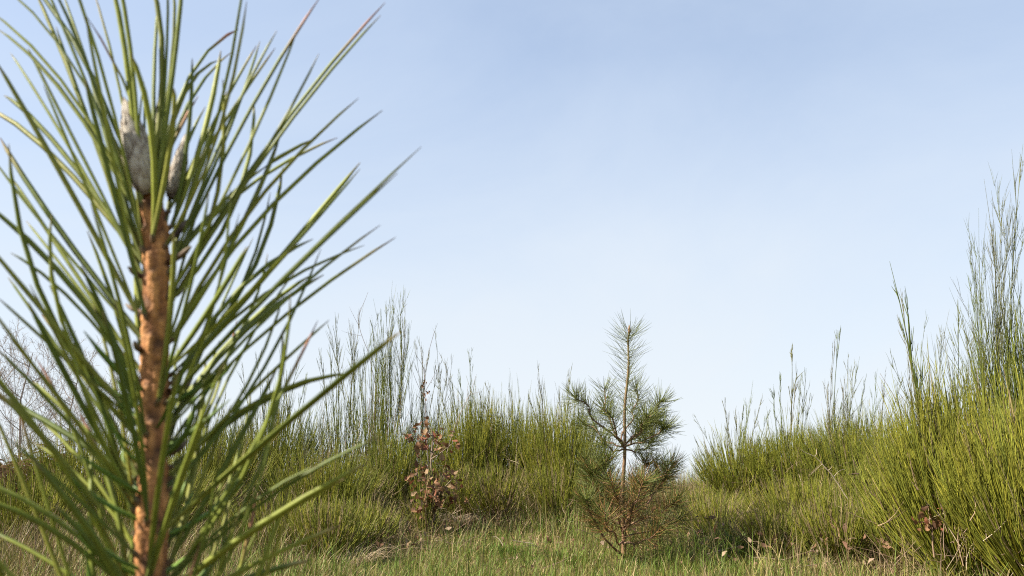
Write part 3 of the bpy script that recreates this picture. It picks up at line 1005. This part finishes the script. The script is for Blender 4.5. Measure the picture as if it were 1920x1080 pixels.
# ------------------------------------------------------------------ small oak that keeps its brown leaves
def oak_leaf(seed):
    rr = rng(seed)
    n = 9
    t = np.linspace(0, 1, n)
    w = np.array([.03, .16, .13, .30, .22, .40, .27, .30, .04]) * rr.uniform(.85, 1.15, n)
    z = .18 * np.sin(t * 3) * rr.uniform(-1, 1.4)
    curl = rr.uniform(.15, .5)
    V, C, F = [], [], []
    for a in range(n):
        for s in (-1, 0, 1):
            V.append((t[a] - .0, s * w[a], z[a] + curl * abs(s) * w[a] + rr.normal(0, .015)))
            C.append(rr.uniform(.8, 1.15) * np.array([1, 1, 1]))
    for a in range(n - 1):
        for s in (0, 1):
            F.append((a * 3 + s, a * 3 + s + 1, a * 3 + 3 + s + 1, a * 3 + 3 + s))
    return np.array(V), np.array(C), np.array(F)


LEAFCOL = [(.135, .066, .030), (.19, .10, .048), (.085, .044, .024), (.165, .060, .032), (.22, .145, .078)]
LEAVES = []
for s in range(10):
    v_, c_, f_ = oak_leaf(s)
    q = MB()
    q.add(v_, c_ * np.array(LEAFCOL[s % 5]), f_)
    LEAVES.append(q.mesh('leaf', M_DRYLEAF))
ob = gnd(815, 998)
OD = ob[1]
OK = thing('oak_sapling', 'small oak sapling still hung with curled russet brown dead leaves', 'oak sapling', ob)
OO = np.array(OK.location)
r = rng(55)
stem = [(815, 996), (812, 930), (808, 870), (812, 820), (808, 800)]
sp = np.array([px(x, y, OD) - OO for x, y in stem])
mb = MB()
mb.tubes(sp[None], np.array([[.012, .010, .008, .006, .003]]), np.array([.21, .16, .125]), S=6)
mb.build('trunk', M_WOOD, OK)
ends = [(785, 840), (850, 830), (772, 890), (860, 890), (795, 790), (835, 800), (852, 935), (785, 935), (840, 870), (768, 820), (820, 905), (800, 870), (815, 940)]
LN = 0
for q, (ex, ey) in enumerate(ends):
    t = r.uniform(.3, .85)
    a = np.array([np.interp(t, np.linspace(0, 1, 5), sp[:, k_]) for k_ in range(3)])
    e = px(ex, ey, OD + r.uniform(-.38, .08)) - OO
    if a[2] > e[2] - .05:
        a = np.array([np.interp(.2, np.linspace(0, 1, 5), sp[:, k_]) for k_ in range(3)])
    P = bez(a, a * .5 + e * .5 + r.normal(0, .05, 3), e, 7)
    mb = MB()
    mb.tubes(P, .005 * np.array([1, .85, .7, .6, .5, .4, .25]), np.array([.22, .17, .13]), S=5, seed=q)
    br_ = mb.build('branch', M_WOOD, OK)
    for k_ in range(30 if q > 5 else 16):
        o = bpy.data.objects.new('leaf', LEAVES[int(r.integers(10))])
        COL.objects.link(o)
        o.parent = br_
        tq = r.uniform(.15, 1)
        loc = np.array([np.interp(tq, np.linspace(0, 1, 7), P[0][:, m_]) for m_ in range(3)]) + r.normal(0, .04, 3)
        o.location = loc
        o.rotation_euler = (r.uniform(-1, 1), r.uniform(-.2, 1.5), r.uniform(0, 6.28))
        s_ = r.uniform(.026, .062)
        o.scale = (s_, s_, s_)
        LN += 1

# ------------------------------------------------------------------ dead stalks, sticks and tussocks
def stick(name, pts, d, rad, col, label, cat, seed, sides=(), knob=None, group=None):
    """a dry stick through photo points at distance d, with side twigs"""
    W_ = [px(q[0], q[1], d + (q[2] if len(q) > 2 else 0)) for q in pts]
    b = W_[0].copy()
    o = thing(name, label, cat, b, group)
    P = np.array(W_) - b
    v = np.linspace(0, 1, 12)
    u = np.linspace(0, 1, len(P))
    Q = np.stack([np.interp(v, u, P[:, k_]) for k_ in range(3)], 1)
    rr = rng(seed)
    Q[1:-1] = (Q[:-2] + 2 * Q[1:-1] + Q[2:]) / 4
    Q[1:-1] += rr.normal(0, rad * .5, (10, 3))
    mb = MB()
    mb.tubes(Q[None], np.linspace(rad, rad * .35, 12)[None], np.array(col), S=6, seed=seed)
    mb.build('stalk', M_WOOD, o)
    for q, sd in enumerate(sides):
        t, ex, ey = sd
        a = np.array([np.interp(t, v, Q[:, k_]) for k_ in range(3)])
        e = px(ex, ey, d + rr.uniform(-.1, .1)) - b
        m2 = MB()
        m2.tubes(bez(a, a * .5 + e * .5 + rr.normal(0, .015, 3), e, 6), rad * .55 * np.array([1, .85, .7, .6, .5, .3]), np.array(col) * rr.uniform(.8, 1.2), S=4, seed=q)
        m2.build('twig', M_WOOD, o)
    if knob:
        n, sz, kc, where = knob
        for (kx, ky, spread) in where:
            c = px(kx, ky, d) - b
            for _ in range(n):
                lo = bpy.data.objects.new('leaf', LEAVES[int(rr.integers(10))])
                COL.objects.link(lo)
                lo.parent = o
                lo.location = c + rr.normal(0, spread * d / FPX, 3)
                lo.rotation_euler = tuple(rr.uniform(0, 6.28, 3))
                s_ = rr.uniform(.6, 1.2) * sz
                lo.scale = (s_, s_, s_)
    return o


stick('dead_stalk', [(806, 900), (800, 820), (797, 760), (795, 700), (815, 620)], 6.9, .0045, (.16, .13, .115), 'thin dead stalk with a few curled dark leaves against the sky', 'dead stalk', 61,
      [(.55, 772, 690), (.6, 822, 690), (.5, 780, 740), (.7, 790, 650), (.75, 776, 660)], knob=(4, .032, None, [(797, 714, 5), (792, 728, 6), (802, 736, 5)]))
stick('dead_stalk', [(835, 860), (852, 800), (870, 760), (882, 740), (892, 705)], 6.9, .0035, (.24, .19, .15), 'thin arching dead twig above the russet oak leaves', 'dead stalk', 62, [(.5, 850, 735), (.7, 905, 735), (.6, 878, 715)])
stick('dead_stalk', [(712, 760), (690, 660), (668, 600), (690, 548)], 7.4, .0035, (.2, .17, .15), 'bare forked grey twig standing left of the tallest plume', 'dead stalk', 63, [(.6, 655, 575), (.75, 678, 575), (.5, 640, 620)])
stick('broken_stick', [(1592, 1035), (1580, 1010), (1568, 992), (1556, 976)], 4.55, .010, (.46, .31, .17), 'pale split stick leaning at the foot of the right hand brooms', 'stick', 64, [(.3, 1560, 1000), (.5, 1545, 960)])
stick('dead_branch', [(1682, 1005), (1662, 965), (1640, 930), (1612, 885), (1600, 862)], 4.5, .0075, (.12, .08, .06), 'dark dead branch slanting in front of the right hand brooms', 'dead branch', 65,
      [(.3, 1700, 955), (.45, 1620, 925), (.6, 1665, 890), (.75, 1590, 890), (.5, 1690, 900)], knob=(12, .035, None, [(1665, 985, 13), (1690, 962, 10)]))
stick('dead_branch', [(1600, 950), (1570, 905), (1535, 860), (1500, 842)], 4.9, .0042, (.36, .29, .21), 'pale thin dead twig arching over the low right broom', 'dead branch', 66, [(.4, 1585, 880), (.6, 1520, 890), (.75, 1530, 840), (.5, 1560, 870)])
stick('dead_stalk', [(1752, 1045), (1748, 1000), (1742, 965), (1738, 945)], 3.75, .0045, (.22, .15, .10), 'short dry stalk with brown leaf clusters before the large right broom', 'dead stalk', 67, [(.5, 1725, 970), (.6, 1765, 955)], knob=(9, .034, None, [(1742, 962, 12), (1755, 975, 9), (1728, 975, 8)]))
stick('dead_branch', [(1420, 955), (1395, 962), (1372, 972)], 5.6, .008, (.13, .10, .075), 'short dark branch lying on the bank right of the middle pine', 'dead branch', 68, [(.4, 1412, 940), (.6, 1380, 952)])
stick('dead_stalk', [(1700, 850), (1690, 770), (1672, 735), (1650, 700)], 5.0, .0028, (.25, .2, .15), 'thin dry twig bending left beside the long right spire', 'dead stalk', 69, [(.5, 1720, 730), (.7, 1660, 745)])
stick('dead_stalk', [(645, 1010), (650, 985), (642, 960), (636, 935)], 5.2, .006, (.40, .31, .2), 'short pale dry stalk in the debris beside the close sapling', 'dead stalk', 70, [(.4, 672, 978), (.5, 660, 955)])


def tussock(xp, yp, n, h, label, seed, cols, spread=.09, bend=1.0, name='grass_tuft', cat='grass tuft', side=0.0, w=.0026):
    r = rng(seed)
    b = gnd(xp, yp)
    o = thing(name, label, cat, b, 'tufts on the clearing floor')
    a = r.uniform(0, 6.28, n)
    rad = np.abs(r.normal(0, spread * .4, n))
    p0 = np.stack([np.cos(a) * rad, np.sin(a) * rad, np.full(n, -.01)], 1)
    ln = h * r.uniform(.55, 1.15, n)
    out = np.stack([np.cos(a) + side, np.sin(a), np.zeros(n)], 1)
    m_ = p0 + out * (ln * .22 * bend)[:, None] + np.array([0, 0, 1]) * (ln * .75)[:, None]
    e = p0 + out * (ln * r.uniform(.35, .8, n) * bend)[:, None] + np.array([0, 0, 1]) * (ln * r.uniform(.25, .95, n) / max(bend, .6))[:, None]
    mb = MB()
    mb.ribbons(bez(p0, m_, e, 7), w * np.array([1, 1, .95, .85, .7, .45, .1]) * np.ones((n, 1)), np.array(cols)[r.integers(0, len(cols), n)] * r.uniform(.7, 1.25, (n, 1)), unit(np.stack([-np.sin(a), np.cos(a), r.normal(0, .2, n)], 1)))
    mb.build('blades', M_GRASS, o, kind='stuff')
    return o


DG = [(.065, .115, .02), (.09, .14, .028), (.12, .15, .03)]
ST = [(.33, .25, .15), (.38, .30, .19), (.24, .17, .11)]
tussock(1385, 1050, 230, .22, 'dark green grass tuft at the bottom right of the middle pine', 71, DG)
tussock(1315, 1030, 130, .16, 'smaller green grass tuft between the middle pine and the dark tuft', 72, DG)
tussock(668, 1062, 80, .20, 'pale dry grass tussock with blades arching over beside the close sapling', 73, ST, bend=1.6, side=.5, spread=.12, w=.0022)
tussock(860, 985, 120, .20, 'grey dry grass clump lying at the right foot of the russet oak', 74, [(.24, .19, .14), (.30, .25, .18)], bend=2.0, spread=.25)
tussock(790, 985, 110, .22, 'pale dry grass clump at the left foot of the russet oak', 75, [(.28, .22, .16), (.34, .28, .21)], bend=1.0, spread=.10)
tussock(950, 1035, 220, .09, 'bright fresh green grass tuft in the open clearing', 76, [(.10, .17, .025), (.13, .18, .03)], spread=.8, w=.0032)
tussock(1060, 1050, 260, .09, 'bright grass patch left of the foot of the middle pine', 77, [(.11, .17, .025), (.15, .18, .035)], spread=.8, w=.003)
tussock(1640, 1060, 130, .2, 'straw coloured dry tuft at lower right before the brooms', 78, ST + BRN, spread=.25, bend=1.3)

# dead bracken at the left edge
def bracken(xp, d, ytop, label, seed, n=26, hw=60):
    r = rng(seed)
    top = px(xp, ytop, d)
    b = np.array([top[0], d, gz(top[0], d)])
    H = top[2] - b[2]
    o = thing('dead_bracken', label, 'dead bracken', b, 'dead bracken on the left')
    for q in range(n):
        a = r.uniform(0, 6.28)
        p0 = np.array([math.cos(a), math.sin(a), 0]) * r.uniform(0, .25) * hw * d / FPX
        out = np.array([math.cos(a), math.sin(a), 0])
        h = H * r.uniform(.5, 1.05)
        e = p0 + out * hw * d / FPX * r.uniform(.4, 1.1) + np.array([0, 0, h * r.uniform(.6, 1)])
        m_ = p0 + out * .05 + np.array([0, 0, h])
        P = bez(p0, m_, e, 9)
        c = np.array(BRN[q % 3]) * r.uniform(.8, 1.3)
        mb = MB()
        mb.tubes(P, .003 * np.linspace(1, .4, 9), c, S=3, seed=q)
        k_ = 26
        t = np.linspace(.3, 1, k_)
        cpt = np.stack([np.interp(t, np.linspace(0, 1, 9), P[0][:, m2]) for m2 in range(3)], 1)
        sd = np.where(np.arange(k_) % 2 == 0, 1, -1)
        lat = unit(np.cross(e - p0, np.array([0, 0, 1.0])))
        ln = (1.15 - t) * .16 + .01
        e2 = cpt + lat * (sd * ln)[:, None] + r.normal(0, .02, (k_, 3)) - np.array([0, 0, .03])
        mb.ribbons(bez(cpt, cpt * .5 + e2 * .5 + np.array([0, 0, .01]), e2, 3), np.array([.004, .006, .0015]) * np.ones((k_, 1)), c * r.uniform(.7, 1.3, (k_, 1)), unit(np.stack([r.normal(0, .3, k_), r.normal(0, .3, k_), np.ones(k_)], 1)))
        mb.build('frond', M_DRYLEAF, o)
    return o


bracken(25, 6.2, 835, 'rust brown dead bracken at the left edge behind the needles', 81, hw=75)
bracken(95, 7.2, 820, 'brown dead bracken behind the needles, farther from the left edge', 82, hw=60)

# ------------------------------------------------------------------ bare trees far left
def bare_tree(xp, d, ytop, label, seed, spread=1.0):
    r = rng(seed)
    top = px(xp, ytop, d)
    b = np.array([top[0], d, gz(top[0], d) - .1])
    H = top[2] - b[2]
    o = thing('bare_tree', label, 'bare tree', b, 'leafless trees beyond the brooms')
    tr = np.array([[0, 0, 0], [.03, 0, .3], [-.02, .02, .6], [.02, 0, .85]]) * H
    mb = MB()
    mb.tubes(tr[None], np.array([[.036, .028, .018, .008]]) * H / 4.5, np.array([.20, .165, .155]), S=7)
    mb.build('trunk', M_WOOD, o)
    tw = MB()
    allb = []
    for q in range(22):
        t = r.uniform(.12, .95)
        a0 = np.array([np.interp(t, [0, .35, .7, 1], tr[:, k_]) for k_ in range(3)])
        a = r.uniform(0, 6.28)
        ln = H * (.52 - .30 * t) * r.uniform(.7, 1.2) * spread
        e = a0 + np.array([math.cos(a) * .75, math.sin(a) * .75, .75]) * ln
        P = bez(a0, a0 + np.array([math.cos(a), math.sin(a), .35]) * ln * .5, e, 7)
        mb = MB()
        mb.tubes(P, .011 * H / 4.5 * np.linspace(1, .3, 7), np.array([.22, .19, .165]), S=5, seed=q)
        mb.build('branch', M_WOOD, o)
        allb.append(P[0])
    for lvl, (cnt, sc, rd) in enumerate(((7, .42, .0042), (4, .5, .0032), (4, .55, .0025))):
        nxt = []
        B0, M0, E0 = [], [], []
        for P in allb:
            L0 = np.linalg.norm(P[-1] - P[0])
            for _ in range(cnt):
                t = r.uniform(.25, 1) * (len(P) - 1)
                i0 = min(int(t), len(P) - 2)
                s = P[i0] + (P[i0 + 1] - P[i0]) * (t - i0)
                d_ = unit(unit(P[-1] - P[0]) * .8 + r.normal(0, .5, 3) + np.array([0, 0, .25]))
                l_ = L0 * sc * r.uniform(.6, 1.2)
                B0.append(s)
                M0.append(s + d_ * l_ * .5 + r.normal(0, .05, 3) * l_)
                E0.append(s + d_ * l_)
        Pn = bez(np.array(B0), np.array(M0), np.array(E0), 4)
        tw.tubes(Pn, rd * np.array([1, .85, .65, .35]), np.array([.25, .215, .19]), S=3, seed=lvl)
        allb = list(Pn) if lvl == 0 else [Pn[q] for q in r.permutation(len(Pn))[:420]]
    tw.build('twigs', M_WOOD, o, kind='stuff')
    return o


bare_tree(62, 19, 612, 'tallest grey leafless tree beyond the brooms at far left', 91)
bare_tree(150, 20, 650, 'leafless grey tree right of the tallest one, behind the needles', 92)
bare_tree(-20, 18, 660, 'leafless grey tree cut by the left edge', 93)
bare_tree(225, 21, 690, 'smallest leafless tree, just left of the orange-brown stem', 94)
